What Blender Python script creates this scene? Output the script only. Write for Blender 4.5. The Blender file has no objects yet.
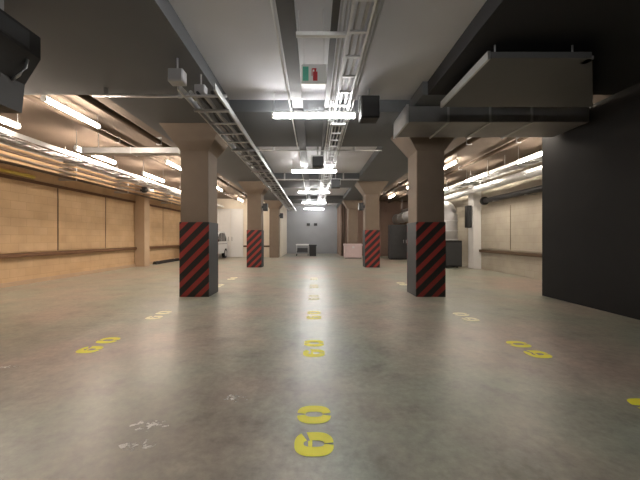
import bpy, bmesh, math, random
from mathutils import Vector, Matrix
random.seed(7)
PI = math.pi
S = bpy.context.scene
C = S.collection

# ------------------------------------------------------------------ materials
def _new(name):
    m = bpy.data.materials.new(name); m.use_nodes = True
    nt = m.node_tree
    return m, nt, nt.nodes['Principled BSDF']

def mat(name, col, rough=0.6, metal=0.0, var=0.12, scale=6.0, bump=0.0, spec=0.4):
    m, nt, b = _new(name)
    L = nt.links
    tc = nt.nodes.new('ShaderNodeTexCoord')
    n = nt.nodes.new('ShaderNodeTexNoise'); n.inputs['Scale'].default_value = scale
    n.inputs['Detail'].default_value = 4
    L.new(tc.outputs['Object'], n.inputs['Vector'])
    mx = nt.nodes.new('ShaderNodeMix'); mx.data_type = 'RGBA'
    mx.inputs['A'].default_value = (*[c*(1-var) for c in col], 1)
    mx.inputs['B'].default_value = (*[min(1, c*(1+var)) for c in col], 1)
    L.new(n.outputs['Fac'], mx.inputs['Factor'])
    L.new(mx.outputs['Result'], b.inputs['Base Color'])
    b.inputs['Roughness'].default_value = rough
    b.inputs['Metallic'].default_value = metal
    b.inputs['Specular IOR Level'].default_value = spec
    if bump:
        bp = nt.nodes.new('ShaderNodeBump'); bp.inputs['Strength'].default_value = bump
        bp.inputs['Distance'].default_value = 0.02
        L.new(n.outputs['Fac'], bp.inputs['Height']); L.new(bp.outputs['Normal'], b.inputs['Normal'])
    return m

def emit(name, col, strength):
    m, nt, b = _new(name)
    b.inputs['Base Color'].default_value = (.9, .9, .9, 1)
    b.inputs['Emission Color'].default_value = (*col, 1)
    b.inputs['Emission Strength'].default_value = strength
    return m

def block_mat(name, c1, c2, mortar, axes='YZ', bw=.42, rh=.21):
    m, nt, b = _new(name); L = nt.links
    tc = nt.nodes.new('ShaderNodeTexCoord')
    sp = nt.nodes.new('ShaderNodeSeparateXYZ'); cb = nt.nodes.new('ShaderNodeCombineXYZ')
    L.new(tc.outputs['Object'], sp.inputs[0])
    L.new(sp.outputs[axes[0]], cb.inputs[0]); L.new(sp.outputs[axes[1]], cb.inputs[1])
    br = nt.nodes.new('ShaderNodeTexBrick')
    br.inputs['Color1'].default_value = (*c1, 1); br.inputs['Color2'].default_value = (*c2, 1)
    br.inputs['Mortar'].default_value = (*mortar, 1)
    br.inputs['Scale'].default_value = 1.0; br.inputs['Mortar Size'].default_value = .006
    br.inputs['Brick Width'].default_value = bw; br.inputs['Row Height'].default_value = rh
    L.new(cb.outputs[0], br.inputs['Vector'])
    n = nt.nodes.new('ShaderNodeTexNoise'); n.inputs['Scale'].default_value = 2.2; n.inputs['Detail'].default_value = 5
    L.new(tc.outputs['Object'], n.inputs['Vector'])
    mx = nt.nodes.new('ShaderNodeMix'); mx.data_type = 'RGBA'; mx.blend_type = 'MULTIPLY'
    mx.inputs['Factor'].default_value = .35
    L.new(br.outputs['Color'], mx.inputs['A']); L.new(n.outputs['Fac'], mx.inputs['B'])
    L.new(mx.outputs['Result'], b.inputs['Base Color'])
    b.inputs['Roughness'].default_value = .75; b.inputs['Specular IOR Level'].default_value = .25
    bp = nt.nodes.new('ShaderNodeBump'); bp.inputs['Strength'].default_value = .3; bp.inputs['Distance'].default_value = .01
    bp.invert = True
    L.new(br.outputs['Fac'], bp.inputs['Height']); L.new(bp.outputs['Normal'], b.inputs['Normal'])
    return m

def floor_mat():
    m, nt, b = _new('polished_concrete'); L = nt.links
    tc = nt.nodes.new('ShaderNodeTexCoord')
    def noise(s, d, r=.55):
        n = nt.nodes.new('ShaderNodeTexNoise'); n.inputs['Scale'].default_value = s
        n.inputs['Detail'].default_value = d; n.inputs['Roughness'].default_value = r
        L.new(tc.outputs['Object'], n.inputs['Vector']); return n
    def ramp(src, p):
        r = nt.nodes.new('ShaderNodeValToRGB'); e = r.color_ramp.elements
        e[0].position, e[0].color = p[0][0], (*p[0][1], 1)
        e[1].position, e[1].color = p[-1][0], (*p[-1][1], 1)
        for q in p[1:-1]:
            k = e.new(q[0]); k.color = (*q[1], 1)
        L.new(src, r.inputs[0]); return r
    big = noise(.45, 3); mid = noise(2.3, 6, .65); fine = noise(16, 5, .7)
    r1 = ramp(big.outputs['Fac'], [(.36, (.385, .305, .255)), (.47, (.355, .325, .265)), (.56, (.320, .335, .270)), (.68, (.31, .315, .295))])
    r2 = ramp(mid.outputs['Fac'], [(.30, (.58, .57, .56)), (.45, (.90, .90, .90)), (.56, (1.02, 1.02, 1.01)), (.72, (1.25, 1.24, 1.22))])
    r3 = ramp(fine.outputs['Fac'], [(.3, (.78, .78, .78)), (.7, (1.14, 1.14, 1.14))])
    a = nt.nodes.new('ShaderNodeMix'); a.data_type = 'RGBA'; a.blend_type = 'MULTIPLY'; a.inputs['Factor'].default_value = 1
    c = nt.nodes.new('ShaderNodeMix'); c.data_type = 'RGBA'; c.blend_type = 'MULTIPLY'; c.inputs['Factor'].default_value = 1
    L.new(r1.outputs[0], a.inputs['A']); L.new(r2.outputs[0], a.inputs['B'])
    L.new(a.outputs['Result'], c.inputs['A']); L.new(r3.outputs[0], c.inputs['B'])
    L.new(c.outputs['Result'], b.inputs['Base Color'])
    rr = nt.nodes.new('ShaderNodeMapRange'); rr.inputs['To Min'].default_value = .27; rr.inputs['To Max'].default_value = .46
    L.new(mid.outputs['Fac'], rr.inputs['Value']); L.new(rr.outputs[0], b.inputs['Roughness'])
    b.inputs['Specular IOR Level'].default_value = .5
    bp = nt.nodes.new('ShaderNodeBump'); bp.inputs['Strength'].default_value = .06; bp.inputs['Distance'].default_value = .01
    L.new(mid.outputs['Fac'], bp.inputs['Height']); L.new(bp.outputs['Normal'], b.inputs['Normal'])
    return m

def stripe_mat():
    m, nt, b = _new('red_black_hazard'); L = nt.links
    tc = nt.nodes.new('ShaderNodeTexCoord'); sp = nt.nodes.new('ShaderNodeSeparateXYZ')
    L.new(tc.outputs['Object'], sp.inputs[0])
    s = nt.nodes.new('ShaderNodeMath'); s.operation = 'SUBTRACT'
    L.new(sp.outputs['Z'], s.inputs[0]); L.new(sp.outputs['X'], s.inputs[1])
    d = nt.nodes.new('ShaderNodeMath'); d.operation = 'DIVIDE'; d.inputs[1].default_value = .29
    L.new(s.outputs[0], d.inputs[0])
    f = nt.nodes.new('ShaderNodeMath'); f.operation = 'FRACT'; L.new(d.outputs[0], f.inputs[0])
    g = nt.nodes.new('ShaderNodeMath'); g.operation = 'GREATER_THAN'; g.inputs[1].default_value = .55
    L.new(f.outputs[0], g.inputs[0])
    n = nt.nodes.new('ShaderNodeTexNoise'); n.inputs['Scale'].default_value = 7; n.inputs['Detail'].default_value = 5
    L.new(tc.outputs['Object'], n.inputs['Vector'])
    red = nt.nodes.new('ShaderNodeMix'); red.data_type = 'RGBA'
    red.inputs['A'].default_value = (.25, .026, .022, 1); red.inputs['B'].default_value = (.36, .046, .035, 1)
    L.new(n.outputs['Fac'], red.inputs['Factor'])
    mx = nt.nodes.new('ShaderNodeMix'); mx.data_type = 'RGBA'
    mx.inputs['A'].default_value = (.022, .02, .018, 1)
    L.new(g.outputs[0], mx.inputs['Factor']); L.new(red.outputs['Result'], mx.inputs['B'])
    L.new(mx.outputs['Result'], b.inputs['Base Color'])
    b.inputs['Roughness'].default_value = .5
    return m

def worn_paint(name, col, thr):
    """Paint with chips worn right through to transparent gaps."""
    m, nt, b = _new(name); L = nt.links
    tc = nt.nodes.new('ShaderNodeTexCoord')
    n = nt.nodes.new('ShaderNodeTexNoise'); n.inputs['Scale'].default_value = 14; n.inputs['Detail'].default_value = 6
    n.inputs['Roughness'].default_value = .7
    oi = nt.nodes.new('ShaderNodeObjectInfo'); ad = nt.nodes.new('ShaderNodeVectorMath')
    L.new(tc.outputs['Object'], ad.inputs[0]); L.new(oi.outputs['Location'], ad.inputs[1])
    L.new(ad.outputs[0], n.inputs['Vector'])
    r = nt.nodes.new('ShaderNodeMapRange'); r.inputs['From Min'].default_value = thr; r.inputs['From Max'].default_value = thr+.08
    L.new(n.outputs['Fac'], r.inputs['Value']); L.new(r.outputs[0], b.inputs['Alpha'])
    b.inputs['Base Color'].default_value = (*col, 1); b.inputs['Roughness'].default_value = .55
    return m

M = dict(
    floor=floor_mat(),
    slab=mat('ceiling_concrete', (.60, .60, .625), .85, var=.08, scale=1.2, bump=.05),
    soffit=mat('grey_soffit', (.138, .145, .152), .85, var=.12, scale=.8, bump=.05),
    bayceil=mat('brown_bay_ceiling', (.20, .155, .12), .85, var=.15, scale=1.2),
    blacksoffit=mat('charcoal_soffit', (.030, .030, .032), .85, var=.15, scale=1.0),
    tan=block_mat('tan_blockwork', (.68, .48, .29), (.65, .45, .26), (.57, .40, .23)),
    tanplain=mat('tan_render', (.46, .34, .23), .8, var=.12, scale=2),
    pale=block_mat('pale_blockwork', (.48, .44, .365), (.46, .415, .34), (.41, .37, .30)),
    palecross=mat('cream_render', (.78, .71, .60), .8, var=.06, scale=2),
    brownwall=mat('brown_render', (.26, .18, .14), .8, var=.15, scale=2),
    greywall=mat('grey_render', (.30, .305, .315), .8, var=.08, scale=1.5),
    darkgroove=mat('dark_joint', (.10, .065, .04), .9),
    wood=mat('brown_timber', (.15, .075, .035), .6, var=.3, scale=9),
    blackwall=mat('black_paint', (.020, .020, .0205), .7, var=.15, scale=2, spec=.2),
    column=mat('pillar_concrete', (.195, .150, .112), .8, var=.12, scale=4, bump=.08),
    stripes=stripe_mat(),
    guard=mat('dark_rubber', (.045, .047, .05), .55, var=.15),
    silver=mat('galvanised_steel', (.62, .63, .64), .38, .75, var=.14, scale=10),
    dullsilver=mat('dull_zinc', (.50, .50, .51), .5, .6, var=.15, scale=5),
    trunk=mat('dark_grey_trunking', (.10, .10, .105), .6),
    white=mat('white_enamel', (.80, .80, .79), .45, var=.04),
    black=mat('black_plastic', (.016, .016, .017), .5, var=.2),
    darksteel=mat('dark_grey_steel', (.055, .057, .062), .5, .2, var=.15),
    panelgrey=mat('dark_grey_sheet', (.15, .15, .152), .6, .1, var=.08, scale=2),
    ductgrey=mat('weathered_zinc', (.26, .26, .262), .5, .5, var=.2, scale=3),
    brownpipe=mat('brown_pipe', (.12, .085, .06), .55, .2),
    palepipe=mat('pale_pipe', (.58, .50, .44), .5),
    yellowpipe=mat('yellow_pipe', (.62, .50, .10), .5),
    rubber=mat('tyre_rubber', (.012, .012, .012), .8),
    carpaint=mat('white_car_paint', (.74, .75, .77), .25, .0, var=.02, spec=.6),
    glass=mat('dark_window_glass', (.015, .017, .02), .08, spec=.7),
    pinkbox=mat('pale_pink_board', (.58, .46, .46), .7, var=.08),
    teal=mat('green_sign_ink', (.12, .52, .38), .5, var=.03),
    red=mat('red_sign_ink', (.55, .03, .04), .5, var=.03),
    signwhite=mat('white_sign_board', (.78, .79, .77), .5, var=.03),
    yellow=worn_paint('yellow_floor_paint', (.95, .88, .05), .22),
    yellowworn=worn_paint('worn_yellow_floor_paint', (.90, .82, .16), .30),
    wornsheen=worn_paint('worn_sheen_floor_paint', (.95, .90, .62), .28),  # worn yellow paint, whitened so the colour carries the grazing reflection
    whiteworn=worn_paint('worn_white_floor_paint', (.80, .78, .74), .50),
    lampcool=emit('cool_tube_light', (1, .98, .95), 16.0),
    lampwarm=emit('warm_tube_light', (1, .88, .74), 15.0),
    lampwall=emit('amber_tube_light', (1, .82, .67), 25.0),
)

# ------------------------------------------------------------------ mesh helpers
class MB:
    def __init__(s): s.bm = bmesh.new()
    def box(s, x0, x1, y0, y1, z0, z1, mi=0):
        v = [s.bm.verts.new(p) for p in ((x0,y0,z0),(x1,y0,z0),(x1,y1,z0),(x0,y1,z0),(x0,y0,z1),(x1,y0,z1),(x1,y1,z1),(x0,y1,z1))]
        for f in ((3,2,1,0),(4,5,6,7),(0,1,5,4),(1,2,6,5),(2,3,7,6),(3,0,4,7)):
            s.bm.faces.new([v[i] for i in f]).material_index = mi
        return s
    def bbox(s, x0, x1, y0, y1, z0, z1, r=.01):
        """box with bevelled edges"""
        t = MB(); t.box(x0, x1, y0, y1, z0, z1)
        bmesh.ops.bevel(t.bm, geom=t.bm.edges[:], offset=r, segments=2, affect='EDGES', profile=.5)
        me = bpy.data.meshes.new('tmp'); t.bm.to_mesh(me); t.bm.free()
        s.bm.from_mesh(me); bpy.data.meshes.remove(me)
        return s
    def cyl(s, a, b, r, n=12, r2=None):
        a, b = Vector(a), Vector(b); d = (b-a).normalized()
        up = Vector((0,0,1)) if abs(d.z) < .9 else Vector((1,0,0))
        u = d.cross(up).normalized(); w = d.cross(u)
        r2 = r if r2 is None else r2
        ra = [s.bm.verts.new(a+(u*math.cos(2*PI*i/n)+w*math.sin(2*PI*i/n))*r) for i in range(n)]
        rb = [s.bm.verts.new(b+(u*math.cos(2*PI*i/n)+w*math.sin(2*PI*i/n))*r2) for i in range(n)]
        for i in range(n):
            f = s.bm.faces.new((ra[i], ra[(i+1)%n], rb[(i+1)%n], rb[i])); f.smooth = n > 8
        s.bm.faces.new(ra[::-1]); s.bm.faces.new(rb)
        return s
    def path(s, pts, r, n=10):
        """one continuous swept tube through pts"""
        P = [Vector(p) for p in pts]; rings = []
        for i, p in enumerate(P):
            d = (P[min(i+1, len(P)-1)]-P[max(i-1, 0)]).normalized()
            up = Vector((0,0,1)) if abs(d.z) < .9 else Vector((1,0,0))
            u = d.cross(up).normalized(); w = d.cross(u)
            rings.append([s.bm.verts.new(p+(u*math.cos(2*PI*k/n)+w*math.sin(2*PI*k/n))*r) for k in range(n)])
        for A, B in zip(rings, rings[1:]):
            for k in range(n):
                s.bm.faces.new((A[k], A[(k+1)%n], B[(k+1)%n], B[k])).smooth = True
        s.bm.faces.new(rings[0][::-1]); s.bm.faces.new(rings[-1])
        return s
    def prism(s, poly, h0, h1, axis='Z'):
        """extrude a 2D polygon along an axis"""
        def P(p, h):
            return {'Z': (p[0], p[1], h), 'X': (h, p[0], p[1]), 'Y': (p[0], h, p[1])}[axis]
        a = [s.bm.verts.new(P(p, h0)) for p in poly]; b = [s.bm.verts.new(P(p, h1)) for p in poly]
        n = len(poly)
        for i in range(n): s.bm.faces.new((a[i], a[(i+1)%n], b[(i+1)%n], b[i]))
        s.bm.faces.new(a[::-1]); s.bm.faces.new(b)
        return s
    def ring(s, c, axis, ro, ri, h, n=20):
        """washer / annulus solid centred on c along axis"""
        c = Vector(c); d = Vector(axis).normalized()
        up = Vector((0,0,1)) if abs(d.z) < .9 else Vector((1,0,0))
        u = d.cross(up).normalized(); w = d.cross(u)
        def R(r, o): return [s.bm.verts.new(c+d*o+(u*math.cos(2*PI*i/n)+w*math.sin(2*PI*i/n))*r) for i in range(n)]
        A, B, D, E = R(ro,-h/2), R(ro,h/2), R(ri,h/2), R(ri,-h/2)
        for X, Y in ((A,B),(B,D),(D,E),(E,A)):
            for i in range(n): s.bm.faces.new((X[i], X[(i+1)%n], Y[(i+1)%n], Y[i]))
        return s
    def build(s, name, m, parent=None):
        bmesh.ops.recalc_face_normals(s.bm, faces=s.bm.faces[:])
        me = bpy.data.meshes.new(name); s.bm.to_mesh(me); s.bm.free()
        for k in (m if isinstance(m, (list, tuple)) else [m]):
            me.materials.append(M[k])
        o = bpy.data.objects.new(name, me); C.objects.link(o)
        if parent is not None: o.parent = parent
        return o

def tag(o, label, cat, group=None):
    o['label'] = label; o['category'] = cat
    if group: o['group'] = group
    return o
def thing(name, label, cat, loc=(0,0,0), group=None, rz=0):
    o = bpy.data.objects.new(name, None); C.objects.link(o)
    o.empty_display_size = .2
    o.location = loc; o.rotation_euler = (0,0,rz)
    return tag(o, label, cat, group)
def struct(name, mb, m, parent=None):
    o = mb.build(name, m, parent); o['kind'] = 'structure'; return o
def dup(root, loc, label, group=None, rz=None):
    r = root.copy(); C.objects.link(r); r.location = loc; r['label'] = label
    if rz is not None: r.rotation_euler = (0,0,rz)
    if group: r['group'] = group
    for ch in list(root.children):
        c = ch.copy(); C.objects.link(c); c.parent = r
        for g in list(ch.children):
            d = g.copy(); C.objects.link(d); d.parent = c
    return r

# ------------------------------------------------------------------ the setting
XL, XR, YB, YE = -7.4, 6.4, -3.0, 23.5
HC, HB = 3.63, 3.42                        # slab height, drop-beam height
struct('floor', MB().box(XL-.3, XR+.3, YB-.3, YE+.3, -.2, 0), 'floor')
struct('ceiling', MB().box(XL-.3, XR+.3, YB-.3, YE+.3, HC, HC+.2), 'slab')
b = MB()
b.box(XL, -1.5, YB, 4.85, HB, HC)
b.box(-3.3, -1.5, 4.85, YE, HB, HC)
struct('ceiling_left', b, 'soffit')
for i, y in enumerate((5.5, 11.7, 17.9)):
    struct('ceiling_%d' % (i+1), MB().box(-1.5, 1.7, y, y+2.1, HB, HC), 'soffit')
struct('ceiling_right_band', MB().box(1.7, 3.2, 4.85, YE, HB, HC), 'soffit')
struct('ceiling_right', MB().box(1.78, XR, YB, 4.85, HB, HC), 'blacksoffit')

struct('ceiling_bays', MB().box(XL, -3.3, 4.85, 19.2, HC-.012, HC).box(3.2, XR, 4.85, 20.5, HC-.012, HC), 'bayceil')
# left wall: tan block panels between dark joints
b = MB()
joints = [2.81, 4.86, 6.91, 8.96, 11.01, 12.8]
b.box(XL-.3, XL-.02, YB, 19.2, 0, HC)
ed = [YB]+joints+[15.2, 17.2, 19.2]
for a, c in zip(ed, ed[1:]):
    b.box(XL-.02, XL, a+.025, c-.025, .82, 2.62)
struct('wall_left', b, 'tan')
bb = MB()
for j in joints[:-1]+[15.2, 17.2]:
    bb.box(XL-.02, XL-.012, j-.025, j+.025, .82, 2.62)
struct('trim_1', bb, 'darkgroove')
struct('trim_2', MB().box(XL-.02, XL+.03, YB, 12.8, 2.62, 2.70).box(XL-.02, XL+.03, 13.2, 19.2, 2.62, 2.70), 'wood')
struct('trim_3', MB().bbox(XL-.02, XL+.09, YB, 12.8, .70, .80, .012).bbox(XL-.02, XL+.09, 13.2, 19.2, .70, .80, .012), 'wood')
struct('baseboard_left', MB().box(XL-.02, XL+.05, YB, 12.8, 0, .10).box(XL-.02, XL+.05, 13.2, 19.2, 0, .10), 'tanplain')
struct('wall_left_pier', MB().box(XL, -7.0, 12.8, 13.2, 0, HC), 'tanplain')
# left bay cross wall, side wall, end wall
b = MB(); b.box(XL, -2.05, 19.2, 19.4, 0, HC)
struct('wall_left_cross', b, 'palecross')
struct('wall_left_side', MB().box(-2.25, -2.05, 19.4, YE, 0, HC), 'palecross')
struct('trim_4', MB().bbox(XL+.1, -5.98, 19.12, 19.2, .62, .72, .01).bbox(-4.36, -2.7, 19.12, 19.2, .62, .72, .01), 'darkgroove')
struct('wall_end', MB().box(-2.25, 1.95, YE, YE+.2, 0, HC), 'greywall')
struct('wall_right_cross', MB().box(1.75, XR, 20.5, 20.7, 0, HC), 'brownwall')
struct('wall_right_side', MB().box(1.75, 1.95, 20.7, YE, 0, HC), 'brownwall')
# white double door in the cross wall
d = MB().box(-5.96, -5.90, 19.10, 19.2, 0, 2.98).box(-4.44, -4.38, 19.10, 19.2, 0, 2.98).box(-5.90, -4.44, 19.10, 19.2, 2.92, 2.98)
door = struct('door_1', d, 'white')
for x0, x1, hx in ((-5.89, -5.18, -5.28), (-5.16, -4.45, -5.06)):
    lf = MB().bbox(x0, x1, 19.14, 19.19, .02, 2.91, .008).build('door_leaf', 'white', door)
    MB().cyl((hx, 19.10, 1.0), (hx, 19.10, 1.25), .012).cyl((hx, 19.10, 1.02), (hx, 19.15, 1.02), .009).cyl((hx, 19.10, 1.23), (hx, 19.15, 1.23), .009).build('door_handle', 'darksteel', lf)
# right wall
b = MB(); b.box(XR+.02, XR+.3, 6.36, 20.5, 0, HC)
ed = [6.36, 8.05, 10.1, 11.9]
for a, c in zip(ed, ed[1:]):
    b.box(XR, XR+.02, a+.02, c-.02, .78, 2.25)
struct('wall_right', b, 'pale')
struct('trim_5', MB().box(XR+.01, XR+.02, 8.03, 8.07, .78, 2.25).box(XR+.01, XR+.02, 10.08, 10.12, .78, 2.25), 'darkgroove')
struct('trim_6', MB().bbox(XR-.07, XR+.02, 6.4, 11.9, .64, .74, .01), 'darkgroove')
struct('wall_right_pier', MB().box(6.12, XR+.02, 11.9, 12.3, 0, HC), 'white')
struct('wall_right_partition', MB().box(4.68, XR+.3, YB, 6.36, 0, HB), 'blackwall')
struct('wall_behind', MB().box(XL-.3, XR+.3, YB-.3, YB, 0, HC), 'soffit')

# ------------------------------------------------------------------ pillars
def make_pillar(loc, label, guards=True):
    t = thing('pillar', label, 'pillar', loc, 'striped concrete pillars')
    w, d = .28, .29
    MB().bbox(-w, w, -d, d, 0, HB, .015).build('shaft', 'column', t)
    cb = MB(); lo, hi = [], []
    for u, v in ((-1,-1),(1,-1),(1,1),(-1,1)):
        lo.append(cb.bm.verts.new((u*(w+.002), v*(d+.002), 2.93))); hi.append(cb.bm.verts.new((u*(w+.34), v*(d+.19), HB)))
    for i in range(4): cb.bm.faces.new((lo[i], lo[(i+1)%4], hi[(i+1)%4], hi[i]))
    cb.bm.faces.new(lo); cb.bm.faces.new(hi)
    cb.build('capital', 'column', t)
    if not guards: return t
    e = .016
    MB().bbox(-w-e, w+e, -d-e, -d+.002, .0, 1.5, .005).build('striped_guard', 'stripes', t)
    MB().bbox(-w-e, w+e, d-.002, d+e, .0, 1.5, .005).build('striped_guard', 'stripes', t)
    MB().bbox(-w-e, -w+.002, -d, d, .0, 1.5, .005).build('side_guard', 'guard', t)
    MB().bbox(w-.002, w+e, -d, d, .0, 1.5, .005).build('side_guard', 'guard', t)
    return t
p0 = make_pillar((-2.40, 6.51, 0), 'nearest concrete pillar left of the aisle, with bright red and black stripes')
for x, y, l in ((2.34, 6.51, 'nearest concrete pillar right of the aisle, striped red and black, beside the silver duct end'),
                (-2.40, 12.71, 'second striped pillar along the left of the aisle, in front of the cream cross wall'),
                (2.34, 12.71, 'second striped pillar along the right of the aisle, left of the dark steel cabinet'),
                ):
    dup(p0, (x, y, 0), l)
p0 = make_pillar((-2.40, 18.91, 0), 'farthest left pillar, plain brown, built against the cream cross wall end', False)
dup(p0, (2.34, 18.91, 0), 'farthest right pillar, plain brown, standing behind the pale pink chest')
for o in list(C.objects):
    if o.name in (p0.name,) or o.get('label', '').startswith('farthest right pillar'): o['group'] = 'plain concrete pillars'

# ------------------------------------------------------------------ lamps
def lamp(c, axis, length, kind, label, group, top, rods=True):
    """fluorescent batten: c = centre of the tube, hung on rods up to z=top"""
    t = thing('fluorescent_lamp', label, 'ceiling lamp', c, group)
    h = length/2
    def A(u, v, z): return (u, v, z) if axis == 'X' else (v, u, z)
    MB().cyl(A(-h+.03,0,0), A(h-.03,0,0), .038, 14).build('tube', kind, t)
    for s in (-1, 1):
        MB().cyl(A(s*(h-.03),0,0), A(s*h,0,0), .044, 14).build('end_cap', 'white', t)
    hb = MB()
    if axis == 'X': hb.bbox(-h, h, -.03, .03, .036, .066, .006)
    else: hb.bbox(-.03, .03, -h, h, .036, .066, .006)
    hb.build('housing', 'white', t)
    for s in (-1, 1):
        MB().cyl(A(s*h*.95,0,.06), A(s*h*.95,0,top-c[2]+.004), .006, 8).build('hanger', 'dullsilver', t)
    return t
ords = ['nearest', 'second', 'third', 'fourth', 'fifth', 'sixth']
for i, y in enumerate((5.235, 9.6, 14.0, 18.1, 22.0)):
    top = HB if 17.9 < y < 20 else HC
    lamp((0, y, 3.24), 'X', 1.42, 'lampcool', f'{ords[i]} crosswise fluorescent tube from the camera over the central aisle', 'aisle lamps', top)
lamp((0, .9, 3.50), 'X', 1.48, 'lampcool', 'fluorescent tube in the ceiling recess above the camera', 'aisle lamps', HC)
for i, (y0, y1) in enumerate(((4.92, 6.2), (9.0, 10.3), (13.2, 14.5), (17.4, 18.7))):
    lamp((-4.3, (y0+y1)/2, 3.4), 'Y', y1-y0, 'lampwarm', f'{ords[i]} lengthwise tube in the row nearer the pillars, left bay ceiling', 'left bay lamps', HC)
for i, (y0, y1) in enumerate(((4.25, 5.64), (6.96, 8.35), (9.7, 11.05), (12.4, 13.75), (15.1, 16.45))):
    lamp((-5.36, (y0+y1)/2, 3.2), 'Y', y1-y0, 'lampwall', f'{ords[i]} warm tube in the row beside the left wall cable tray', 'left wall lamps', HB if y0 < 4.8 else HC)
for i, (y0, y1) in enumerate(((5.55, 6.85), (9.3, 10.6), (13.0, 14.3), (16.4, 17.7))):
    lamp((4.3, (y0+y1)/2, 3.48), 'Y', y1-y0, 'lampwarm', f'{ords[i]} lengthwise tube in the row nearer the pillars, right bay ceiling', 'right bay lamps', HC)
for i, (y0, y1) in enumerate(((6.9, 8.3), (9.7, 11.1), (12.6, 14.0))):
    lamp((5.45, (y0+y1)/2, 3.2), 'Y', y1-y0, 'lampwarm', f'{ords[i]} warm tube in the row beside the right wall cable tray', 'right wall lamps', HC)

# ------------------------------------------------------------------ cable trays
def tray(x0, x1, z, y0, y1, label, hx, top, step=.5, m='silver', hstep=2.07, hskip=0):
    t = thing('cable_tray', label, 'cable tray', ((x0+x1)/2, y0, z), 'cable trays')
    w = (x1-x0)/2; L = y1-y0
    for s in (-1, 1):
        MB().box(s*w-.012, s*w+.012, 0, L, -.035, .055).build('rail', m, t)
    r0 = None; k = .2
    while k < L:
        if r0 is None:
            r0 = MB().box(-w+.012, w-.012, -.02, .02, -.03, -.01).build('rung', m, t); r0.location.y = k
        else:
            r = r0.copy(); C.objects.link(r); r.location.y = k
        k += step
    h0 = None; k = .6+hskip
    while k < L:
        for s in hx:
            h = MB().cyl((s*w, 0, -.04), (s*w, 0, top-z), .009, 8).box(-w-.03, w+.03, -.022, .022, -.065, -.035).build('hanger', 'dullsilver', t)
            h.location.y = k
        k += hstep
    return t
tray(-1.73, -1.27, 3.10, 3.95, 22.0, 'long silver cable tray hung along the left edge of the aisle', (-1,), HB)
tray(-6.10, -5.52, 3.08, 1.0, 18.9, 'silver cable tray running beside the left wall under the lamps', (-1,), HB, hstep=2.0)
tray(.36, .56, 3.36, -1.0, 20.2, 'narrow silver cable ladder along the middle of the aisle ceiling', (1,), HB, step=.45, hstep=3.1)
tray(5.60, 6.08, 3.26, 6.5, 16.8, 'silver cable tray running beside the right wall', (-1,), HC, hstep=2.0)
def wob(x, z, y0, y1, a=.02, n=40):
    ph = random.random()*6
    return [(x+a*math.sin(i*1.1+ph)+a*.6*math.sin(i*2.3), y0+(y1-y0)*i/n, z) for i in range(n+1)]
for x, r in ((-1.65, .022), (-1.56, .018), (-1.47, .026), (-1.36, .02)):
    tag(MB().path(wob(x, 3.09+r, 4.1, 21.8), r, 8).build('cable', 'guard' if r < .021 else 'dullsilver'),
        'thin cable lying lengthwise in the long tray left of the aisle', 'cable', 'cables in the aisle tray')
for x, r in ((-5.98, .03), (-5.82, .024), (-5.64, .028)):
    tag(MB().path(wob(x, 3.07+r, 1.1, 18.7), r, 8).build('cable', 'dullsilver'),
        'pale cable lying in the tray beside the left wall', 'cable', 'cables in the left wall tray')
for x, r in ((5.72, .03), (5.85, .026), (5.98, .028)):
    tag(MB().path(wob(x, 3.25+r, 6.6, 16.6), r, 8).build('cable', 'dullsilver'),
        'pale cable lying in the tray beside the right wall', 'cable', 'cables in the right wall tray')
for x, r in ((.42, .016), (.50, .018)):
    tag(MB().path(wob(x, 3.35+r, -.9, 20.0, .01), r, 8).build('cable', 'dullsilver'),
        'silver cable lying in the narrow ladder over the aisle', 'cable', 'cables in the aisle ladder')
# junction boxes at the near end of the aisle tray
def jbox(loc, s, label):
    t = thing('junction_box', label, 'junction box', loc, 'junction boxes')
    a, b_, c = s
    MB().bbox(-a, a, -b_, b_, 0, c, .008).build('box_body', 'dullsilver', t)
    MB().bbox(-a*.92, a*.92, -b_-.012, -b_+.002, c*.06, c*.94, .004).build('lid', 'dullsilver', t)
    MB().cyl((0, 0, c-.002), (0, 0, HB-loc[2]+.006), .012, 8).build('conduit_stub', 'dullsilver', t)
jbox((-1.70, 3.86, 3.10), (.09, .07, .16), 'grey junction box at the outer near end of the aisle cable tray')
jbox((-1.55, 4.25, 3.14), (.07, .06, .12), 'small grey junction box on the aisle cable tray, just behind another')

# ------------------------------------------------------------------ conduits and pipes
def conduit(pts, r, m, label, group=None, name='conduit', clamps=(), top=None, cat='pipe'):
    o = MB().path(pts, r, 10).build(name, m); tag(o, label, cat, group)
    for c in clamps:
        if top == 'L': k = MB().box(XL, c[0]+r+.006, c[1]-.02, c[1]+.02, c[2]-r-.006, c[2]+r+.006)
        elif top == 'R': k = MB().box(c[0]-r-.006, XR+.02, c[1]-.02, c[1]+.02, c[2]-r-.006, c[2]+r+.006)
        else: k = MB().box(c[0]-r-.006, c[0]+r+.006, c[1]-.015, c[1]+.015, c[2]-r-.006, top)
        k.build('clamp', 'dullsilver', o)
    return o
for i, (z, r, m, lab) in enumerate(((3.40, .03, 'silver', 'uppermost silver pipe along the left wall'),
                                    (3.16, .035, 'brownpipe', 'dark brown pipe along the left wall under the silver one'),
                                    (3.02, .03, 'palepipe', 'pale pipe along the left wall just below the upper dark one'),
                                    (2.88, .035, 'brownpipe', 'lowest dark pipe along the left wall, above the block panels'))):
    if z == 3.40: z = 3.30
    x = -6.93 if z > 2.95 else -6.93
    conduit([(x, YB+.02, z), (x, 19.18, z)], r, m, lab, 'pipes along the left wall', clamps=[(x, y, z) for y in (1.5, 4, 6.5, 9, 11.5, 15, 17.5)], top='L', name='wall_pipe')
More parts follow.
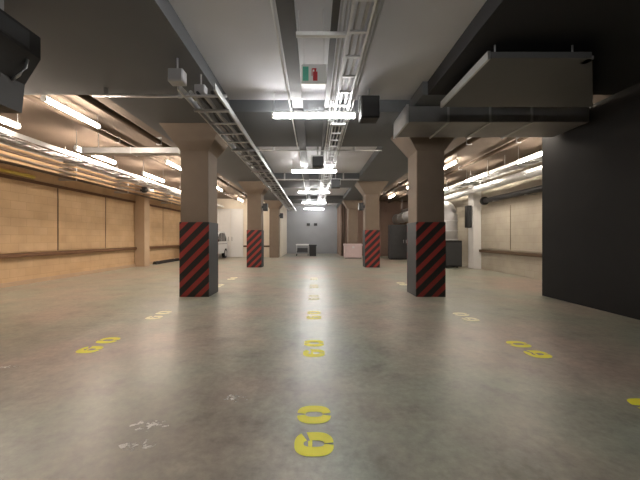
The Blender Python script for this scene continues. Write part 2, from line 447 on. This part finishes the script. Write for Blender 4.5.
conduit([(-7.3, YB+.02, 2.77), (-7.3, 8.0, 2.77), (-7.32, 8.1, 2.77), (-7.41, 8.16, 2.77)], .04, 'yellowpipe', 'short yellow pipe low on the left wall at the picture edge', 'pipes along the left wall', name='wall_pipe', clamps=[(-7.3, 6.8, 2.77)], top='L')
conduit([(-3.3, 4.63, 3.30), (-1.30, 4.63, 3.30)], .022, 'silver', 'thin crosswise silver pipe under the dark left soffit', name='ceiling_pipe', clamps=[(-3.1, 4.63, 3.30), (-2.0, 4.63, 3.30)], top=HB)
# crosswise pipes under the coffers
for k, (y, n) in enumerate(((7.72, 'first'), (13.95, 'second'))):
    if k == 0:
        conduit([(-1.48, y, 3.36), (1.69, y, 3.36)], .016, 'silver', 'thin silver pipe across the aisle behind the first ceiling beam', name='ceiling_pipe', clamps=[(-1.0, y, 3.36), (1.0, y, 3.36)], top=HC)
conduit([(-1.48, 11.6, 3.36), (1.69, 11.6, 3.36)], .02, 'silver', 'thin silver pipe across the aisle before the second ceiling beam', name='ceiling_pipe', clamps=[(-1.1, 11.6, 3.36), (1.1, 11.6, 3.36)], top=HC)
# lengthwise conduits of the bundle right of the trunking
for x, z, m, lab in ((.275, 3.385, 'silver', 'leftmost silver conduit of the bundle over the aisle'),
                     (.32, 3.38, 'dullsilver', 'dull conduit left of the narrow ladder over the aisle'),
                     (.60, 3.385, 'silver', 'bright conduit right of the narrow ladder over the aisle'),
                     (.64, 3.38, 'dullsilver', 'rightmost dull conduit of the bundle over the aisle')):
    conduit([(x, -1.5, z), (x, 20.3, z)], .014, m, lab, 'aisle conduits', clamps=[(x, y, z) for y in (5.8, 7.3, 12.0, 13.5, 18.2, 19.7)], top=HB)
conduit([(-.40, -1.5, 3.395), (-.40, 20.3, 3.395)], .012, 'white', 'thin white conduit beside the left edge of the dark trunking', 'aisle conduits', clamps=[(-.40, y, 3.395) for y in (5.8, 7.3, 12.0, 13.5, 18.2, 19.7)], top=HB)
for x, lab in ((-.27, 'dark grey cable trunking along the aisle ceiling, left of the hanging sign'), (.21, 'narrow dark trunking along the aisle ceiling, right of the hanging sign')):
    w = .085 if x < 0 else .035
    t = thing('cable_trunking', lab, 'trunking', (x, -1.5, 3.355))
    MB().bbox(-w, w, 0, 21.8, 0, .06, .004).build('channel', 'trunk', t)
    for y in (1.8, 4.4, 6.2, 10.2, 15.4, 17.2):
        MB().cyl((0, y+1.5-1.5, .055), (0, y, (HB if (5.5 < y-1.5 < 7.6 or 11.7 < y-1.5 < 13.8) else HC)-3.355), .008, 8).build('hanger', 'dullsilver', t)
# crosswise strut above the sign
t = thing('strut_channel', 'short white strut bridging the two trunkings above the hanging sign', 'strut', (0, 3.28, 3.31))
MB().bbox(-.19, .34, -.025, .025, 0, .042, .004).build('channel', 'white', t)
for x in (-.165, .1): MB().cyl((x, .035, .02), (x, .035, HC-3.31), .006, 8).cyl((x, 0, .02), (x, .035, .02), .006, 8).build('hanger', 'dullsilver', t)
# lengthwise brown pipes under the left and right bay ceilings
for x, z, r, lab in ((-3.75, 3.50, .06, 'brown pipe along the left bay ceiling nearest the pillars'),
                     (-4.75, 3.54, .05, 'brown pipe along the left bay ceiling between the lamp rows'),
                     (3.75, 3.50, .06, 'brown pipe along the right bay ceiling nearest the pillars'),
                     (4.95, 3.54, .05, 'brown pipe along the right bay ceiling between the lamp rows')):
    y0, y1 = (4.87, 19.18) if x < 0 else (6.4 if x > 4.5 else 4.87, 20.48)
    conduit([(x, y0, z), (x, y1, z)], r, 'brownpipe', lab, 'bay ceiling pipes', name='ceiling_pipe', clamps=[(x, y, z) for y in (7.5, 10.5, 13.5, 16.5)], top=HC)
# crosswise box duct behind the left pillar
t = thing('air_duct', 'slim silver box duct crossing the left bay behind the nearest left pillar', 'duct', (-4.1, 7.05, 3.08))
MB().bbox(-1.1, 1.1, -.12, .12, .0, .13, .006).build('duct_body', 'dullsilver', t)
for x in (-1.09, 0, 1.09): MB().box(x-.012, x+.012, -.13, .13, -.01, .14).build('flange', 'silver', t)
for x in (-.8, 1.0): MB().cyl((x, 0, .125), (x, 0, (HB if x > .8 else HC)-3.08), .008, 8).build('hanger', 'dullsilver', t)

# ------------------------------------------------------------------ hanging sign
t = thing('hanging_sign', 'small white hanging sign with green block and red pictogram', 'sign', (0, 3.72, 3.03))
pn = MB().bbox(-.15, .15, -.012, .012, 0, .23, .003).build('sign_board', 'signwhite', t)
MB().box(-.135, -.065, -.0145, -.0115, .03, .20).build('green_block', 'teal', pn)
ext = MB().bbox(-.012, .042, -.0165, -.0115, .03, .14, .002)      # extinguisher pictogram
ext.box(.004, .026, -.0155, -.0115, .14, .165).box(-.02, .03, -.0155, -.0115, .165, .180).box(-.028, -.018, -.0155, -.0115, .09, .175)
ext.build('red_pictogram', 'red', pn)
for x in (-.12, .12): MB().cyl((x, 0, .225), (x, 0, HC-3.03), .004, 6).build('chain', 'dullsilver', t)

# ------------------------------------------------------------------ loudspeakers
def speaker(loc, top, label, s=(.16, .14, .36)):
    t = thing('loudspeaker', label, 'loudspeaker', loc, 'hanging black boxes')
    a, b_, c = s
    MB().bbox(-a, a, -b_, b_, 0, c, .018).build('cabinet', 'black', t)
    MB().bbox(-a*.86, a*.86, -b_-.012, -b_+.004, c*.08, c*.92, .006).build('grille', 'guard', t)
    MB().box(-a-.025, -a-.002, -.02, .02, c*.4, c+.04).box(a+.002, a+.025, -.02, .02, c*.4, c+.04).box(-a-.025, a+.025, -.02, .02, c+.03, c+.05).cyl((0,0,c+.04), (0,0,top-loc[2]+.006), .016, 10).build('bracket', 'dullsilver', t)
speaker((.90, 5.08, 3.10), HC, 'black box hung from the ceiling right of the nearest aisle tube', (.15, .14, .36))
speaker((.10, 8.1, 3.02), HC, 'black box hung over the aisle behind the first ceiling beam', (.14, .12, .27))
speaker((.78, 11.2, 2.98), HC, 'black box hung over the aisle before the second ceiling beam', (.16, .12, .3))
def wall_speaker(loc, sx, label):
    t = thing('loudspeaker', label, 'loudspeaker', loc, 'loudspeakers on the pillars')
    MB().bbox(min(.06*sx, .24*sx), max(.06*sx, .24*sx), -.12, .12, 0, .3, .015).build('cabinet', 'black', t)
    MB().box(min(.06*sx, .24*sx)+.015, max(.06*sx, .24*sx)-.015, -.13, -.115, .03, .27).build('grille', 'guard', t)
    MB().box(min(-.004*sx, .07*sx), max(-.004*sx, .07*sx), -.03, .03, .1, .2).build('bracket', 'darksteel', t)
wall_speaker((-2.12, 12.6, 2.28), 1, 'black loudspeaker on the aisle side of the second left pillar')
wall_speaker((-2.12, 18.8, 2.38), 1, 'black loudspeaker on the aisle side of the farthest left pillar')
wall_speaker((2.06, 12.6, 2.3), -1, 'black loudspeaker on the aisle side of the second right pillar')

# ------------------------------------------------------------------ near ceiling fan at top left
t = thing('air_unit', 'big black air unit hanging from the dark soffit at the top left corner', 'air unit', (-3.12, 2.3, 2.86))
MB().prism([(.36,.34),(.36,.12),(.20,-.135),(.17,-.42),(-.17,-.42),(-.20,-.135),(-.36,.12),(-.36,.34)], -.8, .83, 'Y').build('housing', 'black', t)
for y in (-.4, .4): MB().bbox(.355, .368, y-.3, y+.3, .15, .31, .004).build('access_panel', 'guard', t)
for y in (-.5, .6):
    for x in (-.18, .18): MB().box(x-.02, x+.02, y-.02, y+.02, .335, HB-2.86).build('bracket', 'dullsilver', t)
MB().path([(.20, .70, -.15), (.27, .70, -.10), (.31, .72, -.02), (.33, .72, .06)], .012, 8).build('cable_hook', 'silver', t)

# ------------------------------------------------------------------ right hand ducts
t = thing('suspended_panel', 'big dark grey flat panel hung under the black soffit at right', 'panel', (0, 0, 3.2))
MB().prism([(1.98, 3.48), (3.12, 3.48), (4.30, 4.78), (1.98, 4.78)], 0, .07).build('sheet', 'panelgrey', t)
MB().box(1.95, 1.98, 3.48, 4.78, -.012, .08).build('edge_strip', 'silver', t)
for x, y in ((2.1, 3.6), (3.0, 3.6), (2.1, 4.65), (4.0, 4.68)): MB().cyl((x, y, .06), (x, y, HB-3.2), .01, 8).build('hanger', 'dullsilver', t)
MB().box(3.08, 3.16, 3.50, 3.60, .0, .04).build('corner_clip', 'silver', t)
t = thing('air_duct', 'wide rectangular galvanised duct crossing in front of the nearest right pillar top', 'duct', (0, 5.2, 3.125))
MB().bbox(1.58, 4.62, 0, .8, 0, .27, .008).build('duct_body', 'ductgrey', t)
MB().box(1.545, 1.58, -.02, .82, -.02, .29).build('end_flange', 'silver', t)
for x in (2.25, 2.95, 3.65): MB().box(x-.015, x+.015, -.018, .818, -.018, .288).build('flange', 'dullsilver', t)
for x in (1.9, 2.6, 3.15): MB().cyl((x, .15, .26), (x, .15, (HB if x < 3.2 else HC)-3.125), .01, 8).build('hanger', 'dullsilver', t)
t = thing('round_duct', 'thick round silver duct running lengthwise under the right bay ceiling', 'duct', (5.45, 12.2, 2.42))
el = [(0, .75-.45*math.sin(a*PI/12), -.45+.45*math.cos(a*PI/12)) for a in range(0, 7)]
MB().path([(0,8.28,0), (0,4,0), (0,1.4,0)]+el+[(0, .30, -.9), (0, .30, -1.335)], .30, 28).build('duct_body', 'dullsilver', t)
for z in (-.55, -.95, -1.3): MB().ring((0, .30, z), (0,0,1), .325, .295, .05, 28).build('band', 'silver', t)
for k in range(1, 8): MB().ring((0, .05+k*1.15, 0), (0,1,0), .325, .295, .05, 28).build('band', 'silver', t)
for y in (2.2, 4.6, 7.0): MB().cyl((0, y, .295), (0, y, HC-2.42), .012, 8).build('hanger', 'dullsilver', t)
t = thing('silver_pipe', 'thick silver lagged pipe beside the right wall, under the lamp row', 'pipe', (5.85, 6.42, 2.93))
MB().cyl((0,0,0), (0,14.0,0), .12, 18).build('pipe_body', 'silver', t)
for k in range(10): MB().ring((0, .6+k*1.4, 0), (0,1,0), .132, .118, .04, 18).build('band', 'dullsilver', t)
for y in (1.5, 4.5, 8.2, 11.5): MB().cyl((0, y, .115), (0, y, .30), .01, 8).build('hanger', 'dullsilver', t)
t = thing('insulated_pipe', 'thick black insulated pipe along the top of the right wall panels', 'pipe', (6.2, 6.38, 2.53))
MB().cyl((0,0,0), (0,4.9,0), .09, 16).build('pipe_body', 'black', t)
MB().cyl((0,4.86,0), (0,4.94,0), .15, 18).build('end_flange', 'black', t)
for y in (1, 2.6, 4.2): MB().box(-.1, XR+.02-6.2, y-.02, y+.02, -.105, -.085).build('bracket', 'dullsilver', t)

t = thing('loudspeaker', 'tall black loudspeaker on the inner side of the white right wall pier', 'loudspeaker', (6.12, 12.08, 1.58), 'loudspeakers on the pillars')
MB().bbox(-.19, -.03, -.12, .12, 0, .86, .015).build('cabinet', 'black', t)
MB().box(-.175, -.045, -.13, -.115, .04, .82).build('grille', 'guard', t)
MB().box(-.035, .004, -.04, .04, .3, .5).build('bracket', 'darksteel', t)
# ------------------------------------------------------------------ security camera on left pier
t = thing('security_camera', 'white security camera with black round head on the left wall pier', 'camera', (-6.93, 12.8, 3.1))
MB().bbox(.0, .26, -.2, .1, -.02, .14, .015).build('camera_body', 'white', t)
MB().cyl((.06, -.2, .04), (.06, -.38, .02), .13, 18, .11).build('lens_hood', 'black', t)
MB().box(-.08, .02, -.03, .05, .0, .1).build('bracket', 'white', t)

# ------------------------------------------------------------------ things on the floor
# small white car behind the nearest left pillar
car = thing('small_car', 'small white car parked behind the nearest left pillar by the white door', 'car', (-6.02, 17.55, 0))
hw = .76
prof = [(-1.32,.28),(-1.34,.62),(-1.24,.86),(-.86,.95),(-.42,1.48),(-.10,1.56),(.80,1.54),(1.18,1.20),(1.33,.92),(1.33,.30)]
cb = MB(); cb.prism(prof, -hw, hw, 'X')
bmesh.ops.bevel(cb.bm, geom=[e for e in cb.bm.edges], offset=.035, segments=2, affect='EDGES', profile=.5)
cb.build('body', 'carpaint', car)
for s in (-1, 1):
    x = s*hw
    MB().prism([(-.70,.99),(-.36,1.42),(.02,1.47),(.02,.99)], x-.008, x+.008, 'X').build('side_window', 'glass', car)
    MB().prism([(.09,.99),(.09,1.47),(.72,1.45),(1.0,1.14),(1.02,.99)], x-.008, x+.008, 'X').build('side_window', 'glass', car)
    MB().box(x-.006, x+.006, -.80, 1.2, .84, .865).build('side_trim', 'black', car)
    MB().bbox(x+s*.02-.07, x+s*.02+.07, -.66, -.56, .98, 1.10, .02).build('mirror', 'black', car)
    MB().bbox(s*.52-.15, s*.52+.15, -1.345, -1.26, .60, .78, .03).build('headlight', 'glass', car)
    MB().bbox(s*.66-.06, s*.66+.06, 1.27, 1.345, .62, .88, .02).build('tail_light', 'red', car)
    for y in (-.88, .90):
        ty = MB().cyl((x-s*.16, y, .28), (x+s*.012, y, .28), .28, 24).build('wheel', 'rubber', car)
        MB().cyl((x+s*.008, y, .28), (x+s*.02, y, .28), .18, 18).build('hubcap', 'silver', ty)
MB().prism([(-.62,-.0),(.62,0),(.55,.50),(-.55,.50)], 0, .012).build('windscreen', 'glass', car)
ws = [o for o in car.children if o.name.startswith('windscreen')][0]
ws.location = (0, -.835, 1.0); ws.rotation_euler = (math.atan2(.53, .44), 0, 0)
MB().bbox(-.45, .45, -1.36, -1.30, .34, .52, .02).build('grille', 'black', car)
MB().bbox(-.22, .22, 1.325, 1.345, .5, .6, .004).build('number_plate', 'white', car)
# wheel stop by left wall
t = thing('wheel_stop', 'low black rubber wheel stop on the floor along the left wall', 'wheel stop', (-7.1, 15.0, 0))
MB().prism([(-.09,0),(.09,0),(.05,.13),(-.05,.13)], -1.2, 1.2, 'Y').build('stop_body', 'rubber', t)
for y in (-.8, .8): MB().cyl((0, y, .125), (0, y, .14), .025, 10).build('bolt', 'silver', t)
# trolley and bin near the end wall
t = thing('trolley', 'low white topped trolley parked before the grey end wall', 'trolley', (-.72, 20.6, 0))
MB().bbox(-.47, .37, -.3, .3, .70, .78, .012).build('top', 'white', t)
MB().bbox(-.44, .34, -.27, .27, .24, .30, .01).build('shelf', 'darksteel', t)
MB().bbox(-.38, .30, -.22, .22, .30, .52, .02).build('drawer_box', 'darksteel', t)
for x in (-.43, .33):
    for y in (-.26, .26):
        lg = MB().cyl((x, y, .1), (x, y, .71), .018, 10).build('leg', 'dullsilver', t)
        MB().cyl((x-.018, y, .06), (x+.018, y, .06), .06, 14).build('caster', 'rubber', lg)
t = thing('bin', 'black bin standing right of the white topped trolley', 'bin', (-.08, 20.4, 0))
MB().prism([(-.22,-.22),(.22,-.22),(.22,.22),(-.22,.22)], 0, .66).build('bin_body', 'black', t)
MB().bbox(-.26, .26, -.26, .26, .66, .74, .02).build('lid', 'black', t)
# pale chest before the farthest right pillar
t = thing('storage_chest', 'pale pink chest on the floor before the farthest right pillar', 'chest', (2.27, 18.2, 0))
MB().bbox(-.5, .5, -.3, .3, .04, .72, .012).build('box_body', 'pinkbox', t)
MB().bbox(-.53, .53, -.33, .33, .72, .84, .02).build('lid', 'pinkbox', t)
MB().box(-.46, .46, -.26, .26, 0, .045).build('plinth', 'darksteel', t)
MB().bbox(-.06, .06, -.325, -.3, .6, .7, .006).build('latch', 'silver', t)
# dark cabinet in right bay
t = thing('steel_cabinet', 'tall dark grey steel cabinet at the back of the right bay', 'cabinet', (4.95, 17.2, 0))
MB().bbox(-.78, .78, -.28, .3, .06, 1.9, .012).build('cabinet_body', 'darksteel', t)
MB().box(-.74, .74, -.24, .26, 0, .065).build('plinth', 'black', t)
for s in (-1, 1):
    dd = MB().bbox(min(s*.01, s*.76), max(s*.01, s*.76), -.305, -.278, .1, 1.87, .006).build('door', 'darksteel', t)
    MB().bbox(s*.07-.012, s*.07+.012, -.335, -.3, .9, 1.08, .005).build('door_handle', 'dullsilver', dd)
t = thing('equipment_box', 'black equipment box on the floor under the end of the round silver duct', 'box', (5.45, 12.5, 0))
MB().bbox(-.32, .36, -.34, .34, .05, 1.08, .015).build('case', 'black', t)
MB().bbox(-.28, .32, -.36, -.338, .1, 1.0, .006).build('front_panel', 'guard', t)
for x in (-.2, .24):
    for y in (-.18, .22): MB().cyl((x, y, 0), (x, y, .055), .03, 10).build('foot', 'rubber', t)
# posts and wall boxes at the back
for x, lab in ((1.85, 'slim brown pipe standing at the left corner of the brown cross wall'), (2.0, 'slim brown pipe just right of another at the brown cross wall corner')):
    o = MB().cyl((0, 0, 0), (0, 0, HB), .035, 10).build('standpipe', 'brownpipe'); o.location = (x, 20.42, 0)
    tag(o, lab, 'pipe')
for x, lab in ((-.42, 'left of two small dark boxes high on the grey end wall'), (.12, 'right of two small dark boxes high on the grey end wall')):
    t = thing('wall_box', lab, 'wall box', (x, YE, 2.1))
    MB().bbox(-.13, .13, -.12, 0, 0, .2, .01).build('case', 'darksteel', t)
    MB().bbox(-.11, .11, -.13, -.118, .02, .18, .004).build('cover', 'black', t)

# ------------------------------------------------------------------ painted floor numbers
def glyph(ch, ox, mb):
    """stencil digit: u = reading direction, v = digit height; digit .19 wide, .225 tall"""
    W, H, n, z = .212, .225, 14, .0025
    def oval(a0, a1, cx, cy, rx, ry, tx, ty):
        vo, vi = [], []
        for i in range(n+1):
            a = a0+(a1-a0)*i/n
            ca, sa = math.cos(a), math.sin(a)
            e = .75
            cc, ss = math.copysign(abs(ca)**e, ca), math.copysign(abs(sa)**e, sa)
            vo.append(mb.bm.verts.new((ox+cx+rx*cc, cy+ry*ss, z)))
            vi.append(mb.bm.verts.new((ox+cx+(rx-tx)*cc, cy+(ry-ty)*ss, z)))
        for i in range(n): mb.bm.faces.new((vo[i], vo[i+1], vi[i+1], vi[i]))
    g = .09
    if ch == '0':
        oval(PI/2+g, 3*PI/2-g, W/2, H/2, W/2, H/2, .076, .055)
        oval(-PI/2+g, PI/2-g, W/2, H/2, W/2, H/2, .076, .055)
    elif ch == '6':
        oval(PI/2, 3*PI/2-.04, W/2, H/2, W/2, H/2, .078, .053)      # back stroke
        oval(-PI/2+.04, .30, W/2, H/2, W/2, H/2, .078, .053)        # bowl
        oval(.62, PI/2, W/2, H/2, W/2, H/2, .078, .053)             # top hook
        v = [mb.bm.verts.new((ox+W/2+u, H/2+q, z)) for u, q in ((-.029, .010), (.029, .010), (.024, .034), (-.024, .034))]
        mb.bm.faces.new(v)
def number(x, y, m, label):
    mb = MB(); glyph('6', -.23, mb); glyph('0', .066, mb)
    o = mb.build('painted_number', m)
    for f in o.data.polygons: pass
    o.location = (x+.1125, y, 0); o.rotation_euler = (0, 0, PI/2)
    tag(o, label, 'floor number', 'numbers painted on the floor')
for i, (y, m) in enumerate(((1.90, 'yellow'), (3.30, 'yellow'), (4.72, 'yellowworn'), (6.12, 'wornsheen'), (7.55, 'wornsheen'), (8.95, 'wornsheen'))):
    number(0, y, m, f'{ords[i]} painted floor number from the camera in the middle row')
for i, (y, m) in enumerate(((3.40, 'yellow'), (4.72, 'wornsheen'), (7.6, 'wornsheen'), (9.0, 'wornsheen'))):
    number(-2.37, y, m, f'{ords[i]} visible floor number from the camera in the left row')
for i, (y, m) in enumerate(((2.0, 'yellow'), (3.27, 'yellow'), (4.62, 'wornsheen'), (7.95, 'wornsheen'))):
    number(2.27+(.09 if y < 2.5 else 0), y, m, f'{ords[i]} visible floor number from the camera in the right row')
def scuff(x, y, w, h, label):
    mb = MB(); n = 18
    mb.bm.faces.new([mb.bm.verts.new((w*math.cos(2*PI*i/n)*(.7+.5*random.random()), h*math.sin(2*PI*i/n)*(.7+.5*random.random()), .002)) for i in range(n)])
    o = mb.build('paint_mark', 'whiteworn'); o.location = (x, y, 0); tag(o, label, 'paint mark', 'worn paint marks')
scuff(-1.03, 1.95, .13, .07, 'worn whitish paint mark on the floor left of the nearest number')
scuff(-1.0, 1.76, .10, .06, 'faint whitish mark nearest the bottom edge, left of the nearest number')
scuff(-.58, 2.28, .09, .06, 'small faint mark between the nearest and second middle numbers, to their left')
scuff(-2.78, 2.85, .10, .05, 'pale mark on the floor near the left picture edge')

# ------------------------------------------------------------------ camera, world, view
cam = bpy.data.cameras.new('camera'); co = bpy.data.objects.new('camera', cam); C.objects.link(co)
cam.sensor_width = 36; cam.lens = 310/640*36
cam.shift_x = 6/640; cam.shift_y = -2/640
cam.clip_start = .05; cam.clip_end = 100
co.location = (0, 0, 1.18); co.rotation_euler = (PI/2, 0, 0)
S.camera = co
w = bpy.data.worlds.new('world'); S.world = w; w.use_nodes = True
w.node_tree.nodes['Background'].inputs['Color'].default_value = (.02, .02, .022, 1)
S.view_settings.view_transform = 'Standard'; S.view_settings.look = 'None'
S.view_settings.gamma = 1; S.view_settings.use_curve_mapping = False
S.view_settings.exposure = 2.32
S.cycles.max_bounces = 10; S.cycles.diffuse_bounces = 6
S.cycles.use_denoising = True
S.cycles.sample_clamp_indirect = 6
